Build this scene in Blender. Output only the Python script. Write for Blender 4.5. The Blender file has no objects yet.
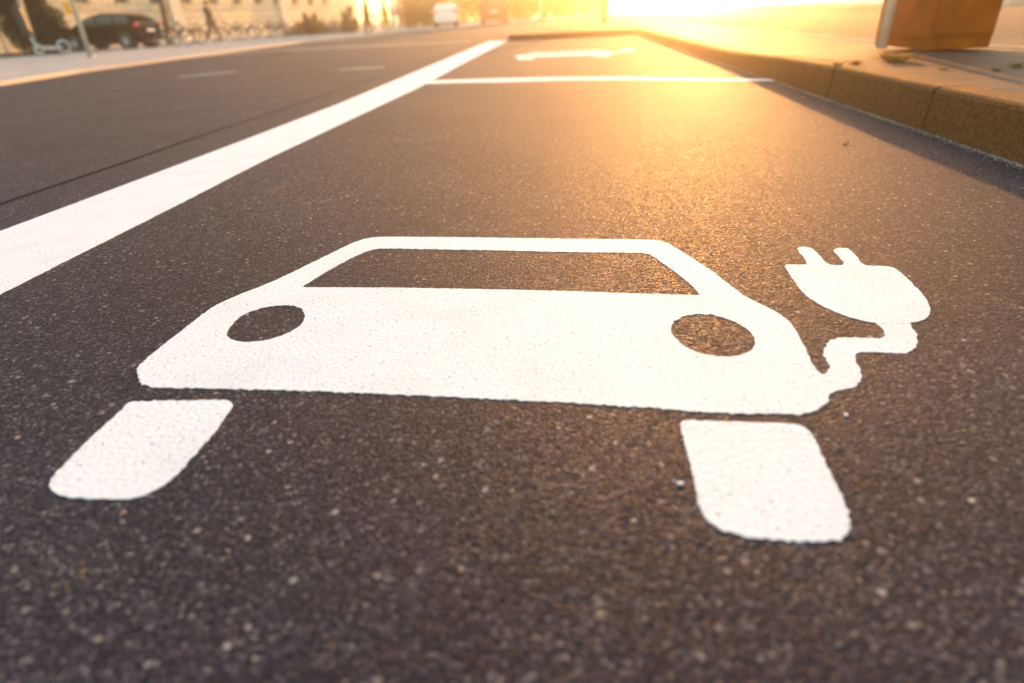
import bpy, bmesh, math, random
import numpy as np
from mathutils import Vector, Matrix
random.seed(11); rng = np.random.default_rng(11)
R = math.radians
sc = bpy.context.scene; COL = sc.collection

# ------------------------------------------------------------------ camera solve
F = 602.; H = .5; CX, CY = 512., 341.5
rho = math.atan(.052)
hy = (CY - (11 - .052 * (CX - 568))) * math.cos(rho); D = F * F / hy
up = -Vector((D * math.sin(rho) / F, D * math.cos(rho) / F, 1)).normalized()
Yw = Vector(((568 - CX) / F, (11 - CY) / F, 1)).normalized(); Yw = (Yw - up * up.dot(Yw)).normalized()
Xw = Yw.cross(up)
if Xw.x < 0: Xw = -Xw
def P(px, py, z=0.):
    """ground point at height z seen at a pixel of the survey photograph"""
    r = Vector(((px - CX) / F, (py - CY) / F, 1))
    w = Vector((r.dot(Xw), r.dot(Yw), r.dot(up)))
    t = (z - H) / w.z
    return Vector((w.x * t, w.y * t, z))
cam = bpy.data.cameras.new("camera"); camo = bpy.data.objects.new("camera", cam); COL.objects.link(camo)
cam.sensor_width = 36; cam.lens = 36 * F / 1024; cam.clip_end = 3000; cam.clip_start = .02
m = Matrix(((Xw.x, -Xw.y, -Xw.z, 0), (Yw.x, -Yw.y, -Yw.z, 0), (up.x, -up.y, -up.z, H), (0, 0, 0, 1)))
camo.matrix_world = m
cam.dof.use_dof = True; cam.dof.focus_distance = 1.35; cam.dof.aperture_fstop = 1.75
sc.camera = camo

# ------------------------------------------------------------------ materials
def mat(name, col=(.5, .5, .5), rough=.6, metal=0., spec=.5, trans=0., var=.0, vscale=3., bump=0., bscale=60.):
    m_ = bpy.data.materials.new(name); m_.use_nodes = True
    nt = m_.node_tree; b = nt.nodes['Principled BSDF']
    b.inputs['Base Color'].default_value = (*col, 1); b.inputs['Roughness'].default_value = rough
    b.inputs['Metallic'].default_value = metal; b.inputs['Specular IOR Level'].default_value = spec
    tc = nt.nodes.new('ShaderNodeTexCoord')
    if var > 0:
        n = nt.nodes.new('ShaderNodeTexNoise'); n.inputs['Scale'].default_value = vscale; n.inputs['Detail'].default_value = 6
        nt.links.new(tc.outputs['Object'], n.inputs['Vector'])
        r = nt.nodes.new('ShaderNodeValToRGB')
        r.color_ramp.elements[0].position = .3; r.color_ramp.elements[1].position = .7
        r.color_ramp.elements[0].color = (*[c * (1 - var) for c in col], 1)
        r.color_ramp.elements[1].color = (*[min(1, c * (1 + var)) for c in col], 1)
        nt.links.new(n.outputs['Fac'], r.inputs['Fac']); nt.links.new(r.outputs['Color'], b.inputs['Base Color'])
    if bump > 0:
        n2 = nt.nodes.new('ShaderNodeTexNoise'); n2.inputs['Scale'].default_value = bscale; n2.inputs['Detail'].default_value = 4
        nt.links.new(tc.outputs['Object'], n2.inputs['Vector'])
        bp = nt.nodes.new('ShaderNodeBump'); bp.inputs['Strength'].default_value = 1; bp.inputs['Distance'].default_value = bump
        nt.links.new(n2.outputs['Fac'], bp.inputs['Height']); nt.links.new(bp.outputs['Normal'], b.inputs['Normal'])
    if trans > 0:
        t = nt.nodes.new('ShaderNodeBsdfTranslucent'); t.inputs['Color'].default_value = (*[min(1, c * 1.6) for c in col], 1)
        mx = nt.nodes.new('ShaderNodeMixShader'); mx.inputs['Fac'].default_value = trans
        nt.links.new(b.outputs[0], mx.inputs[1]); nt.links.new(t.outputs[0], mx.inputs[2])
        nt.links.new(mx.outputs[0], nt.nodes['Material Output'].inputs['Surface'])
    return m_

def ramp(nt, stops, interp='LINEAR'):
    r = nt.nodes.new('ShaderNodeValToRGB'); cr = r.color_ramp; cr.interpolation = interp
    while len(cr.elements) < len(stops): cr.elements.new(.5)
    for e, (p, c) in zip(cr.elements, stops):
        e.position = p; e.color = (*c, 1) if len(c) == 3 else c
    return r

def asphalt(name='asphalt', scale=180., rough=.80, tone=.51, bumpd=.0010, moss=True):
    """stone mastic: pale and dark chippings in bitumen"""
    m_ = bpy.data.materials.new(name); m_.use_nodes = True
    nt = m_.node_tree; N = nt.nodes.new; L = nt.links.new; b = nt.nodes['Principled BSDF']
    tc = N('ShaderNodeTexCoord')
    wn = N('ShaderNodeTexNoise'); wn.inputs['Scale'].default_value = scale * .7; wn.inputs['Detail'].default_value = 2
    L(tc.outputs['Object'], wn.inputs['Vector'])
    mixv = N('ShaderNodeMix'); mixv.data_type = 'VECTOR'; mixv.inputs[0].default_value = .0045
    L(tc.outputs['Object'], mixv.inputs[4]); L(wn.outputs['Color'], mixv.inputs[5])
    v = N('ShaderNodeTexVoronoi'); v.inputs['Scale'].default_value = scale; v.inputs['Randomness'].default_value = 1
    L(mixv.outputs[1], v.inputs['Vector'])
    v2 = N('ShaderNodeTexVoronoi'); v2.inputs['Scale'].default_value = scale * 2.3
    L(mixv.outputs[1], v2.inputs['Vector'])
    sep = N('ShaderNodeSeparateColor'); L(v.outputs['Color'], sep.inputs[0])
    sep2 = N('ShaderNodeSeparateColor'); L(v2.outputs['Color'], sep2.inputs[0])
    t = tone
    r1 = ramp(nt, [(0, (.013*t, .014*t, .026*t)), (.45, (.029*t, .029*t, .051*t)), (.72, (.072*t, .070*t, .106*t)), (.92, (.165*t, .16*t, .185*t)), (1, (.33*t, .31*t, .29*t))])
    L(sep.outputs[0], r1.inputs['Fac'])
    r2 = ramp(nt, [(0, (.02*t, .019*t, .024*t)), (.7, (.041*t, .040*t, .062*t)), (.93, (.13*t, .12*t, .12*t)), (1, (.26*t, .25*t, .23*t))])
    L(sep2.outputs[1], r2.inputs['Fac'])
    # which stones stick out of the binder
    big = ramp(nt, [(0, (1, 1, 1)), (.40, (1, 1, 1)), (.56, (0, 0, 0))]); L(v.outputs['Distance'], big.inputs['Fac'])
    mx = N('ShaderNodeMix'); mx.data_type = 'RGBA'; L(big.outputs['Color'], mx.inputs[0]); L(r2.outputs['Color'], mx.inputs[6]); L(r1.outputs['Color'], mx.inputs[7])
    # scattered larger chippings of pale and rusty stone
    v3 = N('ShaderNodeTexVoronoi'); v3.inputs['Scale'].default_value = scale * .52; L(mixv.outputs[1], v3.inputs['Vector'])
    s3 = N('ShaderNodeSeparateColor'); L(v3.outputs['Color'], s3.inputs[0])
    k3 = ramp(nt, [(.93, (0, 0, 0)), (.935, (1, 1, 1))]); L(s3.outputs[0], k3.inputs['Fac'])
    d3 = ramp(nt, [(.30, (1, 1, 1)), (.42, (0, 0, 0))]); L(v3.outputs['Distance'], d3.inputs['Fac'])
    c3 = ramp(nt, [(0, (.03, .03, .035)), (.35, (.12, .11, .12)), (.7, (.20, .18, .16)), (.92, (.30, .28, .26)), (1, (.22, .16, .12))]); L(s3.outputs[1], c3.inputs['Fac'])
    a3 = N('ShaderNodeMath'); a3.operation = 'MULTIPLY'; L(k3.outputs['Color'], a3.inputs[0]); L(d3.outputs['Color'], a3.inputs[1])
    mx3 = N('ShaderNodeMix'); mx3.data_type = 'RGBA'; L(a3.outputs[0], mx3.inputs[0]); L(mx.outputs[2], mx3.inputs[6]); L(c3.outputs['Color'], mx3.inputs[7]); mx = mx3
    # broad wear: polished, dusty and darker zones
    w = N('ShaderNodeTexNoise'); w.inputs['Scale'].default_value = 1.3; w.inputs['Detail'].default_value = 7; w.inputs['Roughness'].default_value = .6
    L(tc.outputs['Object'], w.inputs['Vector'])
    wr = ramp(nt, [(.3, (.72, .72, .74)), (.5, (1, 1, 1)), (.72, (1.32, 1.28, 1.22))]); L(w.outputs['Fac'], wr.inputs['Fac'])
    mu = N('ShaderNodeMix'); mu.data_type = 'RGBA'; mu.blend_type = 'MULTIPLY'; mu.inputs[0].default_value = 1
    L(mx.outputs[2], mu.inputs[6]); L(wr.outputs['Color'], mu.inputs[7])
    out = mu.outputs[2]
    if moss:  # a few yellow lichen / pollen specks collected in the texture
        mn = N('ShaderNodeTexNoise'); mn.inputs['Scale'].default_value = 4.2; mn.inputs['Detail'].default_value = 3
        L(tc.outputs['Object'], mn.inputs['Vector'])
        ma = ramp(nt, [(.66, (0, 0, 0)), (.74, (1, 1, 1))]); L(mn.outputs['Fac'], ma.inputs['Fac'])
        mb = ramp(nt, [(.90, (0, 0, 0)), (.93, (1, 1, 1))]); L(sep2.outputs[2], mb.inputs['Fac'])
        mm = N('ShaderNodeMath'); mm.operation = 'MULTIPLY'; L(ma.outputs['Color'], mm.inputs[0]); L(mb.outputs['Color'], mm.inputs[1])
        m3 = N('ShaderNodeMix'); m3.data_type = 'RGBA'; L(mm.outputs[0], m3.inputs[0]); L(out, m3.inputs[6]); m3.inputs[7].default_value = (.36, .25, .05, 1)
        out = m3.outputs[2]
    L(out, b.inputs['Base Color'])
    # relief
    hh = N('ShaderNodeMath'); hh.operation = 'MULTIPLY_ADD'; hh.inputs[1].default_value = -1.; L(v.outputs['Distance'], hh.inputs[0]); L(sep.outputs[1], hh.inputs[2])
    h2 = N('ShaderNodeMath'); h2.operation = 'MULTIPLY_ADD'; h2.inputs[1].default_value = -.35; L(v2.outputs['Distance'], h2.inputs[0]); L(hh.outputs[0], h2.inputs[2])
    bp = N('ShaderNodeBump'); bp.inputs['Strength'].default_value = 1; bp.inputs['Distance'].default_value = bumpd
    L(h2.outputs[0], bp.inputs['Height']); L(bp.outputs['Normal'], b.inputs['Normal'])
    rr = N('ShaderNodeMapRange'); rr.inputs[3].default_value = rough - .12; rr.inputs[4].default_value = rough + .14; L(sep.outputs[2], rr.inputs[0])
    L(rr.outputs[0], b.inputs['Roughness']); b.inputs['Specular IOR Level'].default_value = .17
    return m_

def paint_mat(name, c=.81):
    m_ = bpy.data.materials.new(name); m_.use_nodes = True
    nt = m_.node_tree; N = nt.nodes.new; L = nt.links.new; b = nt.nodes['Principled BSDF']
    tc = N('ShaderNodeTexCoord')
    n = N('ShaderNodeTexNoise'); n.inputs['Scale'].default_value = 190; n.inputs['Detail'].default_value = 4; L(tc.outputs['Object'], n.inputs['Vector'])
    r = ramp(nt, [(.30, (.22, .215, .21)), (.37, (c*.88, c*.925, c*.925)), (.6, (c*.95, c, c))]); L(n.outputs['Fac'], r.inputs['Fac'])
    n2 = N('ShaderNodeTexNoise'); n2.inputs['Scale'].default_value = 7; n2.inputs['Detail'].default_value = 6; L(tc.outputs['Object'], n2.inputs['Vector'])
    r2 = ramp(nt, [(.32, (.92, .92, .93)), (.5, (.98, .98, .98)), (.68, (1, 1, 1))]); L(n2.outputs['Fac'], r2.inputs['Fac'])
    mu = N('ShaderNodeMix'); mu.data_type = 'RGBA'; mu.blend_type = 'MULTIPLY'; mu.inputs[0].default_value = 1
    L(r.outputs['Color'], mu.inputs[6]); L(r2.outputs['Color'], mu.inputs[7]); L(mu.outputs[2], b.inputs['Base Color'])
    b.inputs['Roughness'].default_value = .75; b.inputs['Specular IOR Level'].default_value = .3
    v = N('ShaderNodeTexVoronoi'); v.inputs['Scale'].default_value = 130; L(tc.outputs['Object'], v.inputs['Vector'])
    bp = N('ShaderNodeBump'); bp.inputs['Distance'].default_value = .00035; bp.inputs['Strength'].default_value = 1; bp.invert = True
    L(v.outputs['Distance'], bp.inputs['Height']); L(bp.outputs['Normal'], b.inputs['Normal'])
    return m_

def slab_mat(name, col, sx, sy, joint=.012, offset=.5, bump=.003, fine=90, rough=.75, jcol=None):
    """slabs or ashlar with thin joints, in object XY"""
    m_ = bpy.data.materials.new(name); m_.use_nodes = True
    nt = m_.node_tree; N = nt.nodes.new; L = nt.links.new; b = nt.nodes['Principled BSDF']
    tc = N('ShaderNodeTexCoord')
    br = N('ShaderNodeTexBrick'); br.offset = offset; L(tc.outputs['UV'], br.inputs['Vector'])
    br.inputs['Scale'].default_value = 1; br.inputs['Brick Width'].default_value = sx; br.inputs['Row Height'].default_value = sy
    br.inputs['Mortar Size'].default_value = joint; br.inputs['Mortar Smooth'].default_value = .2
    br.inputs['Color1'].default_value = (*[c * .88 for c in col], 1); br.inputs['Color2'].default_value = (*[c * 1.1 for c in col], 1)
    br.inputs['Mortar'].default_value = (*(jcol or [c * .35 for c in col]), 1)
    n = N('ShaderNodeTexNoise'); n.inputs['Scale'].default_value = fine; n.inputs['Detail'].default_value = 5; L(tc.outputs['Object'], n.inputs['Vector'])
    r = ramp(nt, [(.3, (.72, .72, .73)), (.7, (1.2, 1.18, 1.15))]); L(n.outputs['Fac'], r.inputs['Fac'])
    mu = N('ShaderNodeMix'); mu.data_type = 'RGBA'; mu.blend_type = 'MULTIPLY'; mu.inputs[0].default_value = 1
    L(br.outputs['Color'], mu.inputs[6]); L(r.outputs['Color'], mu.inputs[7]); L(mu.outputs[2], b.inputs['Base Color'])
    b.inputs['Roughness'].default_value = rough; b.inputs['Specular IOR Level'].default_value = .15
    mth = N('ShaderNodeMath'); mth.operation = 'MULTIPLY_ADD'; mth.inputs[1].default_value = -1.5
    L(br.outputs['Fac'], mth.inputs[0]); L(n.outputs['Fac'], mth.inputs[2])
    bp = N('ShaderNodeBump'); bp.inputs['Distance'].default_value = bump; bp.inputs['Strength'].default_value = 1
    L(mth.outputs[0], bp.inputs['Height']); L(bp.outputs['Normal'], b.inputs['Normal'])
    return m_

M = dict(
    asphalt=asphalt('asphalt'), asphalt_old=asphalt('asphalt_path', 160, .9, .5, .001, False),
    paint=paint_mat('road_paint'), paint_old_sun=paint_mat('worn_paint_sun_patch', .11),  # old line paint, also the pale colour of the painted sun patches
    granite=mat('granite_kerb', (.14, .062, .020), .9, spec=.12, var=.4, vscale=70, bump=.0008, bscale=220),
    granite_pale=mat('pale_granite', (.40, .37, .33), .85, var=.3, vscale=60, bump=.0008, bscale=200),
    slabs=slab_mat('pavement_slabs', (.085, .046, .027), .62, .33, .008, .5, .002, 120),
    slabs_pale=slab_mat('pale_pavement', (.46, .43, .39), .5, .5, .01, .5, .003, 30),
    seam=mat('bitumen_seam', (.010, .010, .011), .95, spec=.03, var=.3, vscale=20),
    ashlar=slab_mat('cream_ashlar', (.72, .61, .43), 1.15, .46, .022, .5, .02, 9, .85),
    render=mat('cream_render', (.62, .56, .44), .85, var=.12, vscale=2.5, bump=.002, bscale=40),
    glass=mat('window_glass', (.02, .022, .025), .08, spec=.8),
    frame_w=mat('window_frame', (.35, .25, .17), .5, var=.2, vscale=4),
    carblack=mat('black_car_paint', (.009, .003, .003), .16, spec=.12),
    carred=mat('red_brown_car_paint', (.20, .012, .008), .28, spec=.6),
    carwhite=mat('white_car_paint', (.75, .74, .72), .3, spec=.5),
    carglass=mat('car_glass', (.07, .10, .07), .08, spec=.35),
    rubber=mat('rubber', (.016, .016, .017), .85, var=.3, vscale=30),
    alloy=mat('alloy_rim', (.6, .6, .62), .35, metal=.6),
    redlamp=mat('red_lamp', (.55, .01, .03), .2, spec=.8),
    plate=mat('plate_white', (.7, .7, .7), .4), dark=mat('dark_plastic', (.02, .02, .022), .5, var=.2, vscale=20),
    polegrey=mat('grey_green_pole', (.36, .37, .31), .5, var=.15, vscale=9, bump=.0008, bscale=60),
    polepale=mat('pale_post', (.62, .56, .45), .5, var=.15, vscale=12, bump=.0006, bscale=80),
    yellow=mat('yellow_plastic', (.8, .36, .01), .45),
    cabinet=mat('brown_cabinet', (.27, .065, .002), .75, spec=.12, var=.25, vscale=5, bump=.0008, bscale=50),
    whitemetal=mat('white_enamel', (.75, .75, .76), .3), chrome=mat('chrome', (.6, .6, .6), .25, metal=.9),
    bikedark=mat('dark_bike_paint', (.05, .03, .03), .35), bikered=mat('rust_red_bike_paint', (.3, .08, .03), .35),
    bikegrn=mat('olive_bike_paint', (.14, .15, .07), .35), saddle=mat('saddle_leather', (.05, .03, .02), .6, var=.3, vscale=20),
    bark=mat('bark', (.17, .095, .045), .9, var=.4, vscale=9, bump=.02, bscale=12),
    leafdark=mat('dark_leaf', (.016, .026, .012), .7, spec=.2, trans=.08, var=.5, vscale=2),
    leafgold=mat('golden_leaf', (.34, .17, .004), .55, trans=.55, var=.35, vscale=1.2),
    leafgreen=mat('green_leaf', (.17, .14, .008), .55, trans=.5, var=.35, vscale=1.2),
    leafbrown=mat('russet_leaf', (.17, .09, .03), .6, trans=.4, var=.4, vscale=2),
    grass=mat('grass_blade', (.17, .12, .03), .6, trans=.5, var=.4, vscale=8),
    grit=mat('sandy_grit', (.38, .30, .22), .9, var=.4, vscale=200),
    soil=mat('verge_soil', (.12, .10, .045), .9, var=.4, vscale=6, bump=.02, bscale=30),
    skin=mat('skin', (.45, .26, .18), .55), hair=mat('hair', (.05, .03, .02), .6, var=.3, vscale=30),
    clothdark=mat('dark_brown_cloth', (.07, .03, .025), .85, var=.2, vscale=15), clothyellow=mat('yellow_cloth', (.55, .34, .05), .85, var=.15, vscale=15),
    clothwhite=mat('white_cloth', (.7, .68, .64), .85, var=.08, vscale=15), clothpink=mat('salmon_cloth', (.6, .24, .17), .85, var=.15, vscale=15),
    clothtan=mat('tan_cloth', (.30, .17, .11), .85, var=.15, vscale=15), shoe=mat('white_shoe', (.75, .74, .72), .6),
    roof=mat('roof_tiles', (.22, .09, .05), .8, var=.3, vscale=8, bump=.02, bscale=12),
)

# ------------------------------------------------------------------ object helpers
def put(name, me, parent=None, **pr):
    o = bpy.data.objects.new(name, me); COL.objects.link(o)
    if parent: o.parent = parent
    for k, v in pr.items(): o[k] = v
    return o
def fin(bm, name, material, parent=None, smooth=False, bevel=0., seg=1, loc=None, rotz=0., **pr):
    me = bpy.data.meshes.new(name); bm.to_mesh(me); bm.free()
    me.materials.append(M[material] if isinstance(material, str) else material)
    if smooth: me.polygons.foreach_set('use_smooth', [True] * len(me.polygons))
    o = put(name, me, parent, **pr)
    if loc is not None: o.location = loc
    o.rotation_euler.z = rotz
    if bevel > 0:
        md = o.modifiers.new('bevel', 'BEVEL'); md.width = bevel; md.segments = seg; md.limit_method = 'ANGLE'; md.angle_limit = R(35)
    return o
def thing(name, label, cat, loc=(0, 0, 0), rotz=0, group=None):
    o = bpy.data.objects.new(name, None); COL.objects.link(o); o.location = loc; o.rotation_euler.z = rotz
    o.empty_display_size = .1; o['label'] = label; o['category'] = cat
    if group: o['group'] = group
    return o
def tree_children(o): return [c for c in bpy.data.objects if c.parent == o]
def dup(root, loc, rotz, label, scale=None, mats=None):
    r = root.copy(); COL.objects.link(r); r.location = loc; r.rotation_euler.z = rotz; r['label'] = label
    if scale: r.scale = scale
    def rec(src, dst):
        for ch in tree_children(src):
            if ch.name == dst.name: continue
            c = ch.copy(); COL.objects.link(c); c.parent = dst
            if mats and ch.name.split('.')[0] in mats:
                c.data = ch.data.copy(); c.data.materials[0] = M[mats[ch.name.split('.')[0]]]
            rec(ch, c)
    rec(root, r); return r
def box(bm, c, s, rot=None):
    mm = Matrix.Translation(c)
    if rot: mm = mm @ rot
    bmesh.ops.create_cube(bm, size=1, matrix=mm @ Matrix.Diagonal((*s, 1)))
def tube(bm, a, b, r1, r2=None, n=10, caps=True):
    a, b = Vector(a), Vector(b); d = b - a
    mm = Matrix.Translation((a + b) / 2) @ d.to_track_quat('Z', 'Y').to_matrix().to_4x4()
    bmesh.ops.create_cone(bm, cap_ends=caps, segments=n, radius1=r1, radius2=r1 if r2 is None else r2, depth=d.length, matrix=mm)
def torus(bm, c, axis, Rr, r, n=32, k=8):
    q = Vector(axis).to_track_quat('Z', 'Y').to_matrix().to_4x4(); mm = Matrix.Translation(c) @ q
    vs = []
    for i in range(n):
        a = 2 * math.pi * i / n
        vs.append([bm.verts.new(mm @ Vector(((Rr + r * math.cos(b)) * math.cos(a), (Rr + r * math.cos(b)) * math.sin(a), r * math.sin(b)))) for b in [2 * math.pi * j / k for j in range(k)]])
    for i in range(n):
        for j in range(k):
            bm.faces.new((vs[i][j], vs[(i+1) % n][j], vs[(i+1) % n][(j+1) % k], vs[i][(j+1) % k]))
def uvxy(o, sw=False, off=(0, 0)):
    me = o.data; uv = me.uv_layers.new(name='UV')
    for lp in me.loops:
        c = me.vertices[lp.vertex_index].co
        uv.data[lp.index].uv = ((c.y, c.x) if sw else (c.x, c.y))

# ------------------------------------------------------------------ ground heights
def road_z(x):  # the carriageway falls gently to its left gutter
    if x > -2: return 0.
    if x < -8: return -.15
    return -.15 * (-2 - x) / 6
def G(px, py, dz=0.):
    z = 0.
    for _ in range(12):
        p = P(px, py, z + dz); z = z * .4 + road_z(p.x) * .6
    return P(px, py, z + dz)

# ------------------------------------------------------------------ ground, kerbs, pavements
bm = bmesh.new(); xs = [-650, -8, -2, 650]; ys = [-60, 0, 20, 650]
g = [[bm.verts.new((x, y, road_z(x))) for y in ys] for x in xs]
for i in range(3):
    for j in range(3): bm.faces.new((g[i][j], g[i+1][j], g[i+1][j+1], g[i][j+1]))
fin(bm, 'road', 'asphalt', kind='structure')

def poly_prism(pts, z0, z1, bev=0.):
    """pts CCW list of xy; z may be callables"""
    bm = bmesh.new()
    f0 = z0 if callable(z0) else (lambda x, y: z0); f1 = z1 if callable(z1) else (lambda x, y: z1)
    t = [bm.verts.new((x, y, f1(x, y))) for x, y in pts]; b = [bm.verts.new((x, y, f0(x, y))) for x, y in pts]
    bm.faces.new(t); n = len(pts)
    for i in range(n): bm.faces.new((t[i], b[i], b[(i+1) % n], t[(i+1) % n]))
    bm.normal_update()
    bmesh.ops.recalc_face_normals(bm, faces=bm.faces)
    return bm

KX = 1.455; KH = .165
def kh(y): return KH if y < 4.3 else max(.10, KH - (y - 4.3) * .03)
# granite kerb stones of the right pavement, each 1.04 m long with an open joint
bm = bmesh.new(); y = -1.56
jy = P(914, 110, .08).y
y = jy - 1.04 * 4
ky = []
while y < 40:
    j = random.uniform(-.003, .003); y1 = y + 1.034; ky.append(y)
    h0, h1 = kh(y), kh(y1)
    n = 8; prof = [(0, -.05), (.002, .0), (.012, 'h-.018'), (.02, 'h-.006'), (.034, 'h'), (.15, 'h')]
    rows = []
    for k in range(n + 1):
        yy = y + (y1 - y) * k / n; hh = h0 + (h1 - h0) * k / n; jj = random.uniform(-.002, .002)
        if k in (0, n): jj += .004
        rows.append([bm.verts.new((KX + j + jj + a, yy, (eval(b, {'h': hh}) if isinstance(b, str) else b))) for a, b in prof])
    for k in range(n):
        for q in range(len(prof) - 1): bm.faces.new((rows[k][q], rows[k+1][q], rows[k+1][q+1], rows[k][q+1]))
    for k in (0, n):
        lo = bm.verts.new((KX + .15, rows[k][0].co.y, -.05)); bm.faces.new(rows[k] + [lo])
    y = y1 + .008
bmesh.ops.recalc_face_normals(bm, faces=bm.faces)
fin(bm, 'right_kerb', 'granite', kind='structure')
# right pavement: slabs up to a strip, asphalt path beyond, far pale edging
def zr(x, y): return kh(y) - .004
def strip(name, material, x0, x1, ys_, zf, sw=False):
    bm = bmesh.new(); prev = None
    for y_ in ys_:
        a = bm.verts.new((x0, y_, zf(x0, y_))); b = bm.verts.new((x1, y_, zf(x1, y_)))
        if prev: bm.faces.new((prev[0], prev[1], b, a))
        prev = (a, b)
    o = fin(bm, name, material, kind='structure'); uvxy(o, sw); return o
YS = [-3, 0, 2, 4.3, 5, 5.6, 6.2, 6.48, 9, 20, 60]
strip('right_pavement', 'slabs', KX + .152, 2.98, YS, zr)
strip('pavement_edging', 'slabs_pale', 2.98, 3.06, YS, lambda x, y: zr(x, y) + .006)
strip('right_path', 'asphalt_old', 3.06, 11.2, YS, lambda x, y: zr(x, y) - .002)
bm = poly_prism([(11.2, -3), (11.5, -3), (11.5, 60), (11.2, 60)], 0, .26); o = fin(bm, 'far_right_kerb', 'slabs_pale', bevel=.015, kind='structure'); uvxy(o)
strip('far_right_pavement', 'slabs_pale', 11.5, 60, YS, lambda x, y: .23)
# island at the end of the bays
I0 = G(509, 40.5); I1 = G(620, 36)
bm = poly_prism([(I0.x + .05, I0.y), (I1.x, I0.y + .02), (KX - .01, I0.y + .05), (KX - .01, 33), (.6, 36), (I0.x, 33), (I0.x - .02, I0.y + .2)], -.05, .105)
o = fin(bm, 'island_pavement', 'slabs', bevel=.02, seg=2, kind='structure'); uvxy(o)
# pavement across the street, sweeping round to the right
lk = [G(0, 86), G(80, 73), G(160, 62), G(300, 43), G(400, 33)]
edge = [(lk[0].x + 1.5, -40), (lk[0].x + .3, 2)] + [(p.x, p.y) for p in lk] + [(-5.5, 41), (-.5, 45.5), (8, 48), (30, 51), (120, 56)]
pts = edge + [(120, 400), (-120, 400), (-120, -40)]
zl = lambda x, y: road_z(x) + .055
bm = poly_prism(pts, lambda x, y: road_z(x) - .05, zl)
bmesh.ops.triangulate(bm, faces=[f for f in bm.faces if len(f.verts) > 4])
o = fin(bm, 'left_pavement', 'slabs_pale', kind='structure'); uvxy(o)
bm = bmesh.new()
for (x0, y0), (x1, y1) in zip(edge, edge[1:]):   # paler kerb course along the edge
    d = Vector((x1 - x0, y1 - y0, 0)); n_ = Vector((-d.y, d.x, 0)).normalized() * .16
    a, b = Vector((x0, y0, 0)), Vector((x1, y1, 0)); q = [a - n_ * .06, b - n_ * .06, b + n_, a + n_]
    q = [Vector((v.x, v.y, road_z(v.x) + .062)) for v in q]; lo = [v - Vector((0, 0, .08)) for v in q]
    V = [bm.verts.new(v) for v in q + lo]
    bm.faces.new(V[:4]); bm.faces.new((V[0], V[4], V[5], V[1])); bm.faces.new((V[3], V[2], V[6], V[7]))
bmesh.ops.recalc_face_normals(bm, faces=bm.faces)
fin(bm, 'left_kerb', 'granite_pale', kind='structure')

# ------------------------------------------------------------------ painted markings (thermoplastic, 3 mm thick)
def closed(pts, step=.006, amp=.0009, ragged=None, smooth=True):
    """resample an outline and roughen it as paint on coarse stone"""
    out = []; n = len(pts)
    for i in range(n):
        a, b = pts[i], pts[(i+1) % n]
        p0, p3 = pts[i-1], pts[(i+2) % n]
        k = max(1, int((b - a).length / step))
        for j in range(k):
            t = j / k
            if smooth:
                l1 = (b - a).length; 
                m1 = (b - p0) * min(1., l1 / max(1e-6, (b - p0).length)) * .9; m2 = (p3 - a) * min(1., l1 / max(1e-6, (p3 - a).length)) * .9
                q = a * (2*t**3 - 3*t*t + 1) + m1 * (t**3 - 2*t*t + t) + b * (3*t*t - 2*t**3) + m2 * (t**3 - t*t)
            else: q = a.lerp(b, t)
            out.append(q)
    n = len(out); res = []
    for i, q in enumerate(out):
        t = out[(i+1) % n] - out[i-1]; nn = Vector((t.y, -t.x)); nn = nn.normalized() if nn.length > 0 else nn
        a_ = amp * (1.7 if (ragged and ragged(nn, q)) else 1.)
        res.append(q + nn * random.gauss(0, a_) )
    return res
def slab2d(name, outline, holes=(), th=.0006, base=0., material='paint', parent=None, **pr):
    """flat painted shape with cut-outs, from outline loops in the ground plane"""
    cu = bpy.data.curves.new(name, 'CURVE'); cu.dimensions = '2D'; cu.fill_mode = 'FRONT'; cu.extrude = th / 2
    for lp in [outline] + list(holes):
        s = cu.splines.new('POLY'); s.points.add(len(lp) - 1); s.use_cyclic_u = True
        s.points.foreach_set('co', [c for q in lp for c in (q.x, q.y, 0, 1)])
    tmp = bpy.data.objects.new('tmp', cu); COL.objects.link(tmp)
    dg = bpy.context.evaluated_depsgraph_get(); me = bpy.data.meshes.new_from_object(tmp.evaluated_get(dg))
    bpy.data.objects.remove(tmp); bpy.data.curves.remove(cu)
    me.name = name; me.materials.clear(); me.materials.append(M[material])
    for v in me.vertices: v.co.z += base + th / 2
    return put(name, me, parent, **pr)
near_side = lambda nn, q: nn.y < -.35
def W(l): return [P(*p).xy for p in l]
body = [(138.6,366),(137,372),(139.5,380),(145.4,384.7),(155,387.4),(208,388.6),(292,390.6),(380,394),(456,397.3),(573,403),(660,408.6),(697,412),(754,413.7),(800.6,413.9),(814,411),(826,403.5),(829.8,394),
        (826.5,382),(821,374),(815,368),(805.5,349),(797,333),(789,321.5),(777,312.7),(752,300),(742.6,294.8),(710,270),(671.7,245.4),(663,241.8),(652,240),(560,238.7),(470,237.5),(400,236.9),(373,237.5),(356,241.8),(330,254),(276.7,279.8),(229.4,299),(210,309),(180,332),(159,348.6)]
win = [(301.4,287.3),(303.5,286),(328,271),(356,256),(371,250.3),(380,248.9),(400,248.8),(480,250.2),(560,251.9),(640,253),(647,253.6),(665,264.7),(689,283),(699,293.8),(700.7,295.5),(698,295.4),(624.4,293.3),(560,291),(400,287.9),(304.5,287.4)]
hl = [(226.5,335),(229.4,328),(241,316.4),(260.6,308.6),(284,305.4),(299.7,308),(305,315.4),(300.7,325),(288,333),(268.4,339.8),(247,342.3),(233,340)]
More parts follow.
